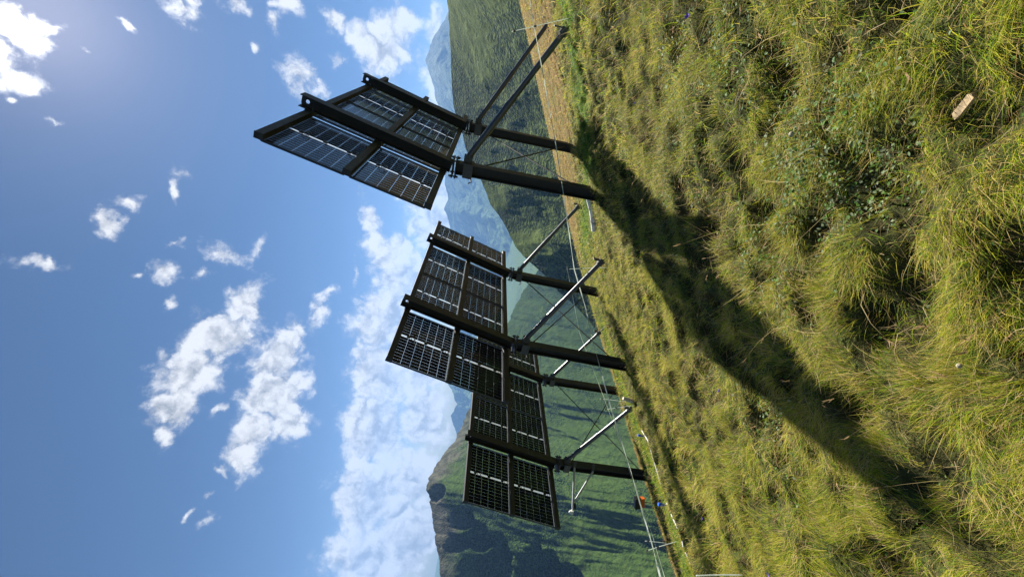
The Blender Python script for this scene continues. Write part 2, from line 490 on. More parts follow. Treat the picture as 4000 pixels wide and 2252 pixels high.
def m_mountain(name, s, grassc, shrubc, rockc, shrub_amt=0.5, spot=0.05):
    m, g = mat(name)
    p = g.n('ShaderNodeNewGeometry').outputs['Position']
    rock = g.n('ShaderNodeAttribute', attribute_name='rock').outputs['Fac']
    wood = g.n('ShaderNodeAttribute', attribute_name='wood').outputs['Fac']  # forest cover; on the left mountain also the painted ravine shade
    n1 = g.noise(p, 0.0045 * s, 8, 0.6, 0.4)[0]
    n2 = g.noise(p, 0.03 * s, 6, 0.65)[0]
    n3 = g.noise(p, 0.12 * s, 4, 0.7)[0]
    vor = g.n('ShaderNodeTexVoronoi', ins={'Vector': p, 'Scale': spot, 'Randomness': 1.0}).outputs[0]
    gr = g.mix(g.remap(n2, 0.35, 0.65), tuple(x * 0.8 for x in grassc), tuple(x * 1.2 for x in grassc))
    gr = g.mix(g.math('MULTIPLY', g.remap(n3, 0.45, 0.7), 0.25), gr, (0.16, 0.15, 0.06))
    sh = g.mix(g.remap(n3, 0.35, 0.65), tuple(x * 0.6 for x in shrubc), tuple(x * 1.35 for x in shrubc))
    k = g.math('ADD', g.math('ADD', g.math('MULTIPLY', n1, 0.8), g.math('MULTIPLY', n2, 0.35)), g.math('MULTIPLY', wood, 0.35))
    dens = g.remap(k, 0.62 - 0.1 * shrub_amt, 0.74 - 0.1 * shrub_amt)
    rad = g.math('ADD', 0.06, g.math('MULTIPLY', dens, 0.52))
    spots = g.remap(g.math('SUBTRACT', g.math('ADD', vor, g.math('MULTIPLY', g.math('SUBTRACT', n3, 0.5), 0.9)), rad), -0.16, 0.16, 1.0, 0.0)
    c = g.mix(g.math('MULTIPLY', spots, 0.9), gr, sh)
    rk = g.mix(g.remap(n2, 0.35, 0.65), tuple(x * 0.6 for x in rockc), tuple(x * 1.3 for x in rockc))
    c = g.mix(rock, c, rk)
    b = g.n('ShaderNodeBsdfPrincipled', ins={'Base Color': c, 'Roughness': 0.95, 'Specular IOR Level': 0.05})
    h = g.math('ADD', g.math('MULTIPLY', n2, 14.0 / s), g.math('MULTIPLY', spots, 2.5 / s))
    h = g.math('ADD', h, g.math('MULTIPLY', n3, 3.0 / s))
    g.t.links.new(g.n('ShaderNodeBump', ins={'Strength': 0.9, 'Distance': 1.0, 'Height': h}).outputs[0], b.inputs['Normal'])
    g.n('ShaderNodeOutputMaterial', ins={0: b.outputs[0]})
    return m


STEEL = m_steel()
GALV = m_plain('galvanised_steel', (0.045, 0.045, 0.045), 0.32, 0.0, 0.8, 0.15, 18.0)
BRACKET = m_plain('grey_bracket', (0.07, 0.07, 0.07), 0.6, 0.1, 0.5, 0.2, 20.0)
FRAME = m_plain('module_frame', (0.015, 0.015, 0.015), 0.45, 0.1, 0.5, 0.2, 8.0)
BLACK = m_plain('black_plastic', (0.012, 0.012, 0.012), 0.5, 0, 0.4, 0.2, 20.0)
WHITE = m_plain('white_plastic', (0.78, 0.78, 0.75), 0.5, 0, 0.4, 0.06, 20.0)
TAPE, _g = mat('fence_tape')
_d = _g.n('ShaderNodeBsdfDiffuse', ins={0: (0.78, 0.82, 0.76, 1)})
_t = _g.n('ShaderNodeBsdfTranslucent', ins={0: (0.80, 0.84, 0.78, 1)})
_g.n('ShaderNodeOutputMaterial', ins={0: _g.n('ShaderNodeMixShader', ins={0: 0.5, 1: _d.outputs[0], 2: _t.outputs[0]}).outputs[0]})
ORANGE = m_plain('orange_plastic', (0.75, 0.16, 0.02), 0.5, 0, 0.4, 0.1, 20.0)
BLUE = m_plain('blue_plastic', (0.03, 0.12, 0.60), 0.45, 0, 0.4, 0.1, 20.0)
GLASS = m_module()
COVER = m_cover_glass()
ALU = m_plain('bare_aluminium', (0.42, 0.44, 0.47), 0.5, 0.1, 0.5, 0.08, 20.0)

# ------------------------------------------------------------------ the meadow
ROW = np.array([0.480, 0.877])      # along the contour, away from the camera
LEE = np.array([0.877, -0.480])     # uphill side


def rs(x, y):
    return ROW[0] * x + ROW[1] * y, -(LEE[0] * x + LEE[1] * y)


def crest_s(r):
    return 10.7 - 0.012 * np.clip(r - 8, 0, None) ** 2 + 0.35 * (fbm(r * 0.35, r * 0 + 3.3, 3) - 0.5) * 2 - 0.08 * np.clip(6 - r, 0, None)


def hummock(x, y):
    """0 in the hollows, 1 on the tussocks"""
    a = fbm(x * 6.2 + 4.2, y * 6.2 + 9.1, 3)
    b = fbm(x * 1.1 + 1.2, y * 1.1 + 2.1, 2)
    return sstep(0.34, 0.60, 0.84 * a + 0.16 * b)


def ground(x, y):
    x = np.asarray(x, float)
    y = np.asarray(y, float)
    r, s = rs(x, y)
    z = 0.4456 * x - 0.255 * y
    d = np.hypot(x, y)
    z = z + (hummock(x, y) - 0.45) * 0.13 * (0.55 + 0.45 * sstep(0.7, 1.6, d)) * (1 - 0.6 * sstep(4, 12, d))
    z = z + (fbm(x * 0.55, y * 0.55, 3) - 0.5) * 0.11
    # trodden contour paths: cut on the uphill side, spoil on the downhill side
    for s0, amp, w in ((5.75, 0.11, 0.42), (8.25, 0.05, 0.40)):
        q = (s - s0 - 0.25 * (fbm(r * 0.4 + s0, r * 0, 2) - 0.5)) / w
        z = z + amp * q * np.exp(-q * q) * 1.6 * sstep(13, 9, r)
    e = s - crest_s(r)
    z = z - 0.9 * (np.sqrt(e * e + 0.5) + e) * 0.5
    e2 = r - 27 + 0.2 * s
    z = z - 0.5 * (np.sqrt(e2 * e2 + 9) + e2) * 0.5
    return z


def dryness(x, y):
    r, s = rs(x, y)
    lim = 9.6 + np.maximum(0, s - 1) * 1.35
    n = (fbm(x * 0.6, y * 0.6, 3) - 0.5) * 5
    a = sstep(-0.8, 1.2, r - lim + n)
    b = sstep(-2.4, -1.0, s - crest_s(r) + 0.25 * n) * sstep(2, 4, r)
    return np.clip(np.maximum(a * np.maximum(sstep(-3.5, -0.5, s), sstep(15, 19, r)), b), 0, 1)


def lushness(x, y):
    r, s = rs(x, y)
    lim = 9.6 + np.maximum(0, s - 1) * 1.35
    n = (fbm(x * 0.9 + 7, y * 0.9, 3) - 0.5) * 1.2
    band = np.exp(-((r - lim + 2.3 + n) / 0.75) ** 2) * sstep(6.5, 3.5, s)
    low = np.exp(-((s - 7.1 + n * 0.5) / 0.55) ** 2) * sstep(13, 10, r) * 0.8
    return np.clip(np.maximum(band, low), 0, 1)


def axis(lo, hi, fine_lo, fine_hi, fine, coarse):
    a = np.arange(fine_lo, fine_hi, fine)
    l = fine_lo - np.cumsum(np.geomspace(fine, coarse, 60))
    l = l[l > lo]
    h = fine_hi + np.cumsum(np.geomspace(fine, coarse, 90)) - fine
    h = h[h < hi]
    return np.concatenate([l[::-1], a, h])


GX = axis(-60, 60, -8, 8, 0.045, 2.0)
GY = axis(-30, 90, -1.2, 16, 0.045, 2.0)
gx, gy = np.meshgrid(GX, GY, indexing='ij')
gz = ground(gx, gy)
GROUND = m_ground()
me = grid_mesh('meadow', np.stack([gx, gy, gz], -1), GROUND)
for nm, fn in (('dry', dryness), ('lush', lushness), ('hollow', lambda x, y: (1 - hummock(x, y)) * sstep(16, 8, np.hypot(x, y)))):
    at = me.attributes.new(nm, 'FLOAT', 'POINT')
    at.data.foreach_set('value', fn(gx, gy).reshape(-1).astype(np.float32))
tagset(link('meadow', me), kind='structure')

# ------------------------------------------------------------------ mountains
CREST_LEFT = [(-1419.6, 1262.9, -245.0), (-1216.7, 1393.6, -168.2), (-1051.1, 1461.2, -117.1), (-1021.0, 1482.4, -103.3), (-984.7, 1530.6, -87.7), (-953.1, 1585.6, -63.2), (-899.1, 1651.1, -38.0), (-860.0, 1694.2, -11.2), (-839.1, 1738.0, -16.7), (-809.3, 1829.0, -39.5), (-758.1, 2011.9, -116.1), (-624.5, 2213.6, -179.0), (-395.8, 2417.8, -266.1), (-80.7, 2598.7, -372.8), (176.8, 2694.2, -495.5), (451.2, 2763.4, -621.2), (831.2, 2778.3, -719.9)]
CREST_FAR = [(x * 2.2, y * 2.2, z * 2.2) for x, y, z in [(-2463.5, 6015.1, -437.4), (-2194.8, 6011.9, -310.3), (-1965.5, 5985.5, -210.0), (-1840.2, 5920.6, -233.2), (-1743.0, 5949.9, -270.9), (-1620.8, 5984.4, -174.3), (-1522.3, 6113.3, -70.8), (-1114.8, 6200.6, -60.2), (-616.0, 6269.8, -66.4), (142.4, 6198.4, 69.2), (565.2, 6073.8, 219.2), (731.1, 5955.3, 294.3), (920.8, 5827.7, 399.8), (1059.6, 5804.1, 370.3), (1214.1, 5671.5, 432.1), (1420.9, 5416.7, 476.0), (1621.8, 5255.5, 537.3), (1834.8, 5078.7, 582.5), (2000.9, 4907.8, 648.3), (2125.8, 4855.0, 702.7), (2167.9, 4726.5, 744.4), (2280.8, 4673.1, 805.4), (2370.1, 4628.4, 795.2), (2566.9, 4522.3, 715.5), (2754.7, 4527.8, 636.9), (3118.3, 4408.7, 591.1), (3818.6, 3818.2, 689.6)]]
CREST_RIGHT = [(680.1, 589.4, 159.0), (656.1, 754.6, 158.2), (612.3, 913.8, 145.1), (601.3, 980.3, 138.5), (559.0, 1061.9, 128.2), (489.5, 1095.6, 113.3), (445.3, 1114.3, 101.7), (397.9, 1110.9, 74.7), (339.7, 1098.7, 49.3), (295.8, 1080.2, 20.2), (252.6, 1070.6, -9.3), (200.7, 1061.2, -38.9), (165.3, 1036.9, -73.0), (99.5, 995.0, -115.0), (78.8, 966.8, -134.2), (45.1, 918.9, -178.3), (10.2, 879.9, -213.1), (-16.1, 839.8, -248.2), (-52.6, 798.3, -282.0), (-92.9, 754.3, -336.3)]


def mountain(name, crest, foot_z, slope, mt, nu, nt, gul, gfreq, seed, jag, conc=0.15, rock_fn=None, spur=0.0, wood_shade_fn=None, carve=None):
    C = np.array(crest, float)
    seg = np.r_[0, np.cumsum(np.linalg.norm(np.diff(C[:, :2], axis=0), axis=1))]
    u = np.linspace(0, seg[-1], nu)
    cx, cy, cz = (np.interp(u, seg, C[:, i]) for i in range(3))
    # soften the polyline a little, then roughen it
    k = np.hanning(9)
    k /= k.sum()
    sm = lambda a: np.convolve(np.pad(a, 4, mode='edge'), k, 'valid')
    cx, cy, cz = sm(cx), sm(cy), sm(cz)
    cz = cz + jag * (fbm(u / seg[-1] * 60, u * 0 + seed, 5, 0.6) - 0.5) * 2
    d = np.hypot(cx, cy)
    tx, ty = -cx / d, -cy / d
    w_max = (cz - foot_z) / math.tan(math.radians(slope))
    t = np.concatenate([np.linspace(-0.35, 0, nt // 5, endpoint=False), np.linspace(0, 1, nt) ** 1.25])
    T, _ = np.meshgrid(t, u)
    W = T * w_max[:, None]
    X = cx[:, None] + tx[:, None] * W
    Y = cy[:, None] + ty[:, None] * W
    drop = np.where(T >= 0, T * (1 + conc) - conc * T * T, -T * 1.1) * (cz - foot_z)[:, None]
    Z = cz[:, None] - drop
    along = (u[:, None] + 0 * W) + 0.35 * W * spur
    warp = (fbm(X / 500 + seed, Y / 500, 3) - 0.5) * 1.2 / gfreq * 0.5
    env = np.clip(np.abs(T) * 4, 0, 1) ** 0.8
    rid = fbm((along + warp) * gfreq + seed * 3.1, W * gfreq * 0.22 + seed, 5, 0.5, ridged=True)
    Z = Z + env * gul * (rid - 0.62) * 2
    Z = Z + env * gul * 0.25 * (fbm(X * gfreq * 5, Y * gfreq * 5, 4) - 0.5)
    if carve is not None:
        Z = Z - carve(X, Y, Z)
    me = grid_mesh(name, np.stack([X, Y, Z], -1), mt)
    at = me.attributes.new('rock', 'FLOAT', 'POINT')
    rk = rock_fn(X, Y, Z, T, rid) if rock_fn else np.zeros_like(Z)
    at.data.foreach_set('value', np.clip(rk, 0, 1).reshape(-1).astype(np.float32))
    at = me.attributes.new('wood', 'FLOAT', 'POINT')  # dark cover: forest, and shade painted into the left slope
    wd = wood_shade_fn(X, Y, Z, T, rid) if wood_shade_fn else np.zeros_like(Z)
    at.data.foreach_set('value', np.clip(wd, 0, 2.2).reshape(-1).astype(np.float32))
    return tagset(link(name, me), kind='structure'), (X, Y, Z)


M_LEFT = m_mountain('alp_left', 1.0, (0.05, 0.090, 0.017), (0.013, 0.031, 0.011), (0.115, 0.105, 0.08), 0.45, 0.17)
M_RIGHT = m_mountain('alp_right', 1.3, (0.085, 0.12, 0.024), (0.018, 0.038, 0.015), (0.16, 0.15, 0.13), 0.75, 0.17)
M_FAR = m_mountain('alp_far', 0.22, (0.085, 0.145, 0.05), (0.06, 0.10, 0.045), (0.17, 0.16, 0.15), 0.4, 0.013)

rock_left = lambda X, Y, Z, T, R: sstep(0.085, 0.02, np.abs(T) + 0.10 * (fbm(X / 90, Y / 90, 4) - 0.5)) * sstep(-250, -120, Z) * 0.85
SHADE_SPOTS = [(-31.79, -6.8, 1.88), (-33.33, -8.79, 2.47), (-35.18, -8.22, 3.3), (-30.02, -4.92, 1.41), (-32.47, -4.9, 1.18), (-34.26, -15.73, 2.12), (-34.76, -13.62, 2.12), (-34.76, -17.84, 1.88), (-32.88, -14.11, 1.18), (-27.22, -1.64, 1.06)]  # spots where ravine shade is painted darker and the slope is carved


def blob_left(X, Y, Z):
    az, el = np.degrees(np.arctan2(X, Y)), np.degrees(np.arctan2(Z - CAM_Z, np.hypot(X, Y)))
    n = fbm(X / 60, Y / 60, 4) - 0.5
    f = np.max([1 - np.hypot((az - a) * np.cos(np.radians(e)), el - e) / r for a, e, r in SHADE_SPOTS], axis=0)
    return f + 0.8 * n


def shade_shrub_left(X, Y, Z, T, R):
    # shade of ravine and ridge painted as darker cover, plus shrubs in gullies
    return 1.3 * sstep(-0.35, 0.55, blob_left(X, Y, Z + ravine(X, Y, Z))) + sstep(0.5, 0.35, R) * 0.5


def ravine(X, Y, Z):
    return 95 * sstep(-0.15, 0.9, blob_left(X, Y, Z))
mountain('left_mountain', CREST_LEFT, -1000, 33, M_LEFT, 620, 300, 62, 0.0036, 2.0, 13, 0.1, rock_left, 0.8, shade_shrub_left, ravine)
rock_far = lambda X, Y, Z, T, R: sstep(500, 1600, Z + 250 * (fbm(X / 500, Y / 500, 4) - 0.5)) * 0.5
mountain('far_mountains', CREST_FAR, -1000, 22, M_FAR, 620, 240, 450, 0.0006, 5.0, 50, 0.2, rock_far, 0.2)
wood_right = lambda X, Y, Z, T, R: np.clip(sstep(0.75, 0.45, R) * 0.7 + 1.0 * sstep(0.10, 0.42, T) - 0.25, 0, 1.3)
mountain('right_mountain', CREST_RIGHT, -420, 30, M_RIGHT, 460, 260, 55, 0.0045, 9.0, 2, 0.1, None, 0.5, wood_right)

M_VAL = m_mountain('valley', 0.6, (0.08, 0.13, 0.03), (0.03, 0.055, 0.02), (0.17, 0.16, 0.15), 0.6, 0.03)
vx, vy = np.meshgrid(np.linspace(-14500, 14500, 90), np.linspace(-700, 15500, 60), indexing='ij')
tagset(link('valley_floor', grid_mesh('valley_floor', np.stack([vx, vy, -1010 + 25 * fbm(vx / 700, vy / 700, 3)], -1), M_VAL)), kind='structure')

# ------------------------------------------------------------------ the air
HAZE_DENSITY = 0.000042
mb = MB()
mb.box((0, 7400, 450), (30000, 17000, 3000))
hm, hg = mat('haze')
hv = hg.n('ShaderNodeVolumePrincipled', ins={'Color': (0.27, 0.52, 1.0, 1), 'Density': HAZE_DENSITY, 'Anisotropy': 0.2})
hg.n('ShaderNodeOutputMaterial', ins={1: hv.outputs[0]})
if HAZE_DENSITY:
    tagset(link('haze', mb.mesh('haze', hm)), kind='stuff')

# ------------------------------------------------------------------ solar tables
# local frame of a table: x = lean side, y = along the row, z = up; origin at the foot of the near post
TAU = math.radians(13.6)
HINGE = 2.61
BAY = 3.5
BV = Vector((math.sin(TAU), 0, math.cos(TAU)))         # up along the sloped beam
NV = Vector((-math.cos(TAU), 0, math.sin(TAU)))        # out of the sunny side
RB = Matrix((NV, Vector((0, 1, 0)), BV)).transposed()  # columns: n, y, b


def plane_pt(y, b, n):
    return Vector((0, y, HINGE)) + BV * b + NV * n


def h_profile(mb, L, z0, w=0.2, d=0.2, tf=0.016, tw=0.011, hole=False):
    """H section along local z from z0, flanges across x"""
    for sx in (-1, 1):
        mb.box((sx * (d / 2 - tf / 2), 0, z0 + L / 2), (tf, w, L))
    if not hole:
        mb.box((0, 0, z0 + L / 2), (d - 2 * tf, tw, L))
        return
    Lh = 0.2                                             # end of the web carries a lifting hole
    mb.box((0, 0, z0 + (L - Lh) / 2), (d - 2 * tf, tw, L - Lh))
    hx, r = d / 2 - tf, 0.032
    out, inn = [], []
    for k in range(16):
        a = 2 * math.pi * k / 16
        c, s = math.cos(a), math.sin(a)
        q = min(hx / abs(c) if abs(c) > 1e-6 else 9, (Lh / 2) / abs(s) if abs(s) > 1e-6 else 9)
        out.append((c * q, s * q))
        inn.append((c * r, s * r))
    zc = z0 + L - Lh / 2
    vs = [(p[0], sy * tw / 2, zc + p[1]) for sy in (-1, 1) for ring in (out, inn) for p in ring]
    fs = []
    for k in range(16):
        j = (k + 1) % 16
        fs += [(k, j, 16 + j, 16 + k), (32 + k, 48 + k, 48 + j, 32 + j), (16 + k, 16 + j, 48 + j, 48 + k), (k, 32 + k, 32 + j, j)]
    mb.add(vs, fs)


def shared_meshes():
    S = {}
    mb = MB()
    h_profile(mb, HINGE - 0.06 + 0.6, -0.6, 0.20, 0.21)
    S['post'] = mb.mesh('post', STEEL)
    mb = MB()
    h_profile(mb, 2.62, 0.03, 0.19, 0.2, hole=True)
    S['beam'] = mb.mesh('beam', STEEL)
    mb = MB()
    L = BAY + 1.745 * 2
    mb.box((0, 0, 0), (0.085, L, 0.105))
    for sy in (-1, 1):
        mb.box((0, sy * (L / 2 + 0.004), 0), (0.095, 0.008, 0.115))
    S['rail'] = mb.mesh('rail', STEEL)
    mb = MB()                                            # glass laminate
    mb.box((0, 0, 0), (0.006, MOD_L - 0.012, MOD_H - 0.012))
    S['glass'] = mb.mesh('solar_module', [COVER, GLASS])
    for p in S['glass'].polygons:
        p.material_index = 1 if p.normal.x > 0.5 else 0
    mb = MB()
    for s in (-1, 1):
        mb.box((0, 0, s * (MOD_H / 2 - 0.006)), (0.034, MOD_L, 0.012))
        mb.box((0, s * (MOD_L / 2 - 0.006), 0), (0.034, 0.012, MOD_H - 0.024))
    S['frame'] = mb.mesh('frame', FRAME)
    mb = MB()
    mb.box((0.014, 0, 0), (0.022, 0.05, 0.06))
    mb.box((0.018, 0, -0.036), (0.012, 0.02, 0.012))
    S['junction_box'] = mb.mesh('junction_box', BLACK)
    for seed in (0, 1):
        rg = np.random.default_rng(40 + seed)
        for z0, sg in ((0.36, 1), (-0.36, -1)):
            mb = MB()
            pts = [(0.03, 0, z0)]
            for k in range(22):
                a = k / 21 * 2 * math.pi * 1.6
                rr = 0.06 + 0.015 * math.sin(a * 1.7 + seed) + 0.01 * rg.random()
                pts.append((0.045 + 0.006 * math.sin(3 * a), 0.03 + rr * math.sin(a) + 0.02 * sg * seed, z0 - 0.05 - rr * (1 - math.cos(a)) * 0.7))
            pts.append((0.04, 0.16 + 0.06 * seed, z0 - 0.16))
            mb.tube(pts, 0.0045, 6)
            S['cable', seed, sg] = mb.mesh('cable', BLACK)
    mb = MB()                                            # angle plates that hold a rail on a beam
    for sy in (-1, 1):
        mb.box((0.006, 0, sy * 0.058), (0.012, 0.26, 0.009))
        mb.box((0.045, 0, sy * 0.058), (0.066, 0.2, 0.009))
        for q in (-0.105, 0.105):
            mb.tube([(-0.03, q, sy * 0.058), (0.022, q, sy * 0.058)], 0.011, 6)
    S['rail_clip'] = mb.mesh('rail_clip', BRACKET)
    mb = MB()                                            # hinge flanges with bolts and collar for the brace
    for dz in (-0.055, 0.0):
        mb.box((0, 0, dz), (0.33, 0.31, 0.02))
    for sx in (-1, 1):
        for sy in (-1, 1):
            mb.tube([(sx * 0.135, sy * 0.125, -0.11), (sx * 0.135, sy * 0.125, 0.06)], 0.013, 6)
            mb.tube([(sx * 0.135, sy * 0.125, -0.095), (sx * 0.135, sy * 0.125, -0.067)], 0.024, 6)
            mb.tube([(sx * 0.135, sy * 0.125, 0.012), (sx * 0.135, sy * 0.125, 0.04)], 0.024, 6)
    S['hinge_plate'] = mb.mesh('hinge_plate', STEEL)
    mb = MB()
    for sx in (-1, 1):
        mb.box((sx * 0.121, 0, -0.27), (0.018, 0.27, 0.17))
    for sy in (-1, 1):
        mb.box((0, sy * 0.126, -0.27), (0.224, 0.014, 0.17))
        mb.box((0.19, sy * 0.062, -0.25), (0.12, 0.014, 0.15))
    mb.tube([(0.2, -0.10, -0.235), (0.2, 0.10, -0.235)], 0.02, 8)
    mb.tube([(-0.128, -0.1, -0.33), (-0.17, -0.16, -0.36), (-0.19, -0.2, -0.31)], 0.012, 6)   # clamp lever
    S['collar'] = mb.mesh('collar', BRACKET)
    return S


SH = shared_meshes()
MODS = [(y, b) for y in (-0.05 - MOD_L / 2, 0.10 + MOD_L / 2, 3.45 - MOD_L / 2, 3.60 + MOD_L / 2) for b in (0.727, 1.907)]


def table(H, l, row, z, near, far, bn, bf, label):
    R = Matrix((Vector(l), Vector(row), Vector(z))).transposed()
    o = Vector(H) - R @ Vector((0, 0, HINGE))
    t = empty('solar_table', (0, 0, 0), label, 'solar array', 'solar tables on the slope')
    t.matrix_world = Matrix.Translation(o) @ R.to_4x4()
    for y in (0, BAY):
        p = link('post', SH['post'], t)
        p.location = (0, y, 0)
        b = link('beam', SH['beam'], t)
        b.matrix_local = Matrix.Translation((0, y, HINGE)) @ RB.to_4x4()
        h = link('hinge_plate', SH['hinge_plate'], t)
        h.location = (0, y, HINGE)
        c = link('collar', SH['collar'], t)
        c.location = (0, y, HINGE)
        for b_ in (0.14, 1.318, 2.475):
            k_ = link('rail_clip', SH['rail_clip'], t)
            k_.matrix_local = Matrix.Translation(plane_pt(y, b_, 0.1)) @ RB.to_4x4()
    for b in (0.14, 1.318, 2.475):
        r = link('rail', SH['rail'], t)
        r.matrix_local = Matrix.Translation(plane_pt(BAY / 2, b, 0.145)) @ RB.to_4x4()
    for i, (y, b) in enumerate(MODS):
        g = link('solar_module', SH['glass'], t)
        g.matrix_local = Matrix.Translation(plane_pt(y, b, 0.21)) @ RB.to_4x4() @ Matrix.Rotation(math.pi, 4, 'Z')
        link('frame', SH['frame'], g)
        for dz in (0.36, 0.0, -0.36):
            j = link('junction_box', SH['junction_box'], g)
            j.location = (0.003, 0, dz)
        for sg in (1, -1):
            link('cable', SH['cable', 0 if i % 3 else 1, sg], g)
    for y, (dx, dz) in ((0, bn), (BAY, bf)):
        a, e = Vector((0.2, y, HINGE - 0.235)), Vector((dx, y, HINGE - dz))
        u = (e - a).normalized()
        mb = MB()
        mb.tube([a - u * 0.02, a + u * ((e - a).length * 0.52)], 0.056, 20)
        mb.tube([a + u * ((e - a).length * 0.5), e - u * 0.02], 0.048, 20)
        br = link('brace', mb.mesh('brace', GALV), t)
        mb = MB()
        mb.tube([e - u * 0.09, e + u * 0.02], 0.07, 16)
        mb.tube([e - u * 0.02, e + u * 0.45], 0.02, 8)
        mb.box(e + Vector((0.02, 0, 0.09)), (0.02, 0.10, 0.2))
        link('foot', mb.mesh('foot', BRACKET), br)
    for y0, y1 in ((0, BAY), (BAY, 0)):
        mb = MB()
        s = 0.1 if y1 > y0 else -0.1
        mb.tube([(0.03 * (1 if s > 0 else -1), y0 + s, HINGE - 0.42), (0.03 * (1 if s > 0 else -1), y1 - s, 0.1)], 0.014, 8)
        link('tie_rod', mb.mesh('tie_rod', STEEL), t)
    return t


table((1.966, 7.542, 1.622), (0.8521, -0.5231, 0.0194), (0.5231, 0.8523, 0.005), (-0.0191, 0.0058, 0.9998), 2.573, 2.596, (2.411, 1.436), (2.596, 1.493),
      'tallest, nearest solar table, its panels seen at a steep slant against blue sky')
table((-1.243, 9.287, -0.3), (0.88, -0.4743, -0.0253), (0.4744, 0.8803, 0.0008), (0.0219, -0.0128, 0.9997), 2.66, 2.645, (2.434, 1.255), (2.512, 1.358),
      'middle solar table standing between the two others, partly covering the farther one')
tc = table((-4.455, 10.845, -2.289), (0.8977, -0.4405, 0.0049), (0.4405, 0.8977, -0.0055), (-0.0019, 0.0071, 1.0), 2.596, 2.576, (2.252, 1.328), (2.237, 1.293),
           'farthest and lowest solar table, with a white sensor arm clamped to its near post')

# ------------------------------------------------------------------ small things on and around the tables
sa = empty('sensor_arm', (-4.44, 10.72, -2.75), 'pale metal sensor arm with a white sensor, clamped to a post of the farthest table', 'sensor arm')
A0, A1, ST = Vector((0.0, 0.0, 0.0)), Vector((-0.86, -0.43, 0.01)), Vector((-0.95, -0.47, 0.03))
mb = MB(); mb.tube([A0 + Vector((0.05, 0.02, 0)), A1], 0.028, 12); link('arm', mb.mesh('arm', ALU), sa)
mb = MB(); mb.tube([Vector((-0.03, -0.03, -0.52)), A1 * 0.86 + Vector((0, 0, -0.03))], 0.024, 12); link('strut', mb.mesh('strut', ALU), sa)
mb = MB(); mb.tube([A1 * 0.88 + Vector((0, 0, -0.05)), A1 * 1.03 + Vector((0, 0, -0.06))], 0.03, 10); link('cable_plug', mb.mesh('cable_plug', BLACK), sa)
mb = MB(); mb.tube([A1, ST], 0.014, 8); mb.box(ST + Vector((-0.01, 0, -0.01)), (0.09, 0.09, 0.05)); mb.tube([ST + Vector((-0.01, 0, 0.01)), ST + Vector((-0.01, 0, 0.05)), ST + Vector((-0.01, 0, 0.075))], [0.045, 0.042, 0.015], 14)
link('sensor', mb.mesh('sensor', WHITE), sa)
for dz in (0.0, -0.52):
    mb = MB(); mb.box((0.02, -0.012, dz), (0.26, 0.03, 0.07)); mb.tube([(-0.14, -0.02, dz), (0.18, -0.02, dz)], 0.01, 6); link('clamp', mb.mesh('clamp', BRACKET), sa)


def rod(name, top, foot, r, m, label, cat, group=None, extra=None):
    o = empty(name, foot, label, cat, group)
    t = Vector(top) - Vector(foot)
    mb = MB(); mb.tube([t * -0.12, t * 0.5 + Vector((0.004, 0.002, 0)), t], r, 8); link('shaft', mb.mesh('shaft', m), o)
    if extra:
        for f in extra:
            mb = MB(); mb.tube([t * f - t.normalized() * 0.02, t * f + t.normalized() * 0.02], r * 2.2, 8); mb.tube([t * f, t * f + Vector((0, -0.035, 0.0))], r * 0.9, 6)
            link('insulator', mb.mesh('insulator', BLACK), o)
    return o


STAKES = [((0.611, 8.6, -1.037), (0.79, 8.6, -1.81), 'white fence stake before the near post of the middle table'),
          ((-2.31, 8.9, -2.547), (-2.119, 8.9, -3.2), 'white fence stake next to the pale stump below the middle table'),
          ((-4.412, 7.3, -3.179), (-4.18, 7.3, -3.74), 'leaning white fence stake downhill past the orange box'),
          ((3.671, 6.04, 1.039), (4.076, 6.04, 0.25), 'thin white fence stake by the brace feet of the nearest table')]
for tp, ft, lb in STAKES:
    rod('fence_stake', tp, ft, 0.006, TAPE, lb, 'fence stake', 'stakes of the pasture fence', (0.96, 0.6))
for tp, ft, lb in [((-2.759, 11.8, -3.534), (-2.735, 11.8, -4.2), 'short far fence stake on the meadow edge under the farthest table'),
                   ((-5.383, 9.3, -4.293), (-5.382, 9.3, -5.0), 'short far fence stake on the edge beyond the leaning stake')]:
    rod('fence_stake', tp, ft, 0.008, TAPE, lb, 'fence stake', 'stakes of the pasture fence', (0.9,))
rod('fence_stake', (-2.187, 3.34, -1.348), (-2.134, 3.34, -1.9), 0.005, TAPE, 'white rod standing in near grass at the frame edge, apart from the fence line', 'fence stake', 'stakes of the pasture fence')


def ribbon(name, pts, w, label, group):
    """fence tape: a narrow band with some thickness, slightly twisted and sagging between its supports"""
    P = [Vector(p) for p in pts]
    vs, fs, k = [], [], 0
    path = []
    for a, b in zip(P[:-1], P[1:]):
        for i in range(8):
            path.append(a.lerp(b, i / 8))
    path.append(P[-1])
    for i, p in enumerate(path):
        t = (path[min(i + 1, len(path) - 1)] - path[max(i - 1, 0)]).normalized()
        sd = t.cross(Vector((0, 0, 1))).normalized()
        upv = sd.cross(t)
        a = 0.9 * math.sin(i * 0.37) + 0.5 * math.sin(i * 0.93)
        e = upv * math.cos(a) + sd * math.sin(a)
        n = t.cross(e)
        ww = w[0] + (w[1] - w[0]) * i / len(path)
        for q in (e * ww / 2 + n * 0.001, e * ww / 2 - n * 0.001, -e * ww / 2 - n * 0.001, -e * ww / 2 + n * 0.001):
            vs.append(p + q)
    for i in range(len(path) - 1):
        for j in range(4):
            fs.append((i * 4 + j, i * 4 + (j + 1) % 4, i * 4 + 4 + (j + 1) % 4, i * 4 + 4 + j))
    mb = MB()
    mb.add(vs, fs)
    tagset(link(name, mb.mesh(name, TAPE)), label, 'fence tape', group)


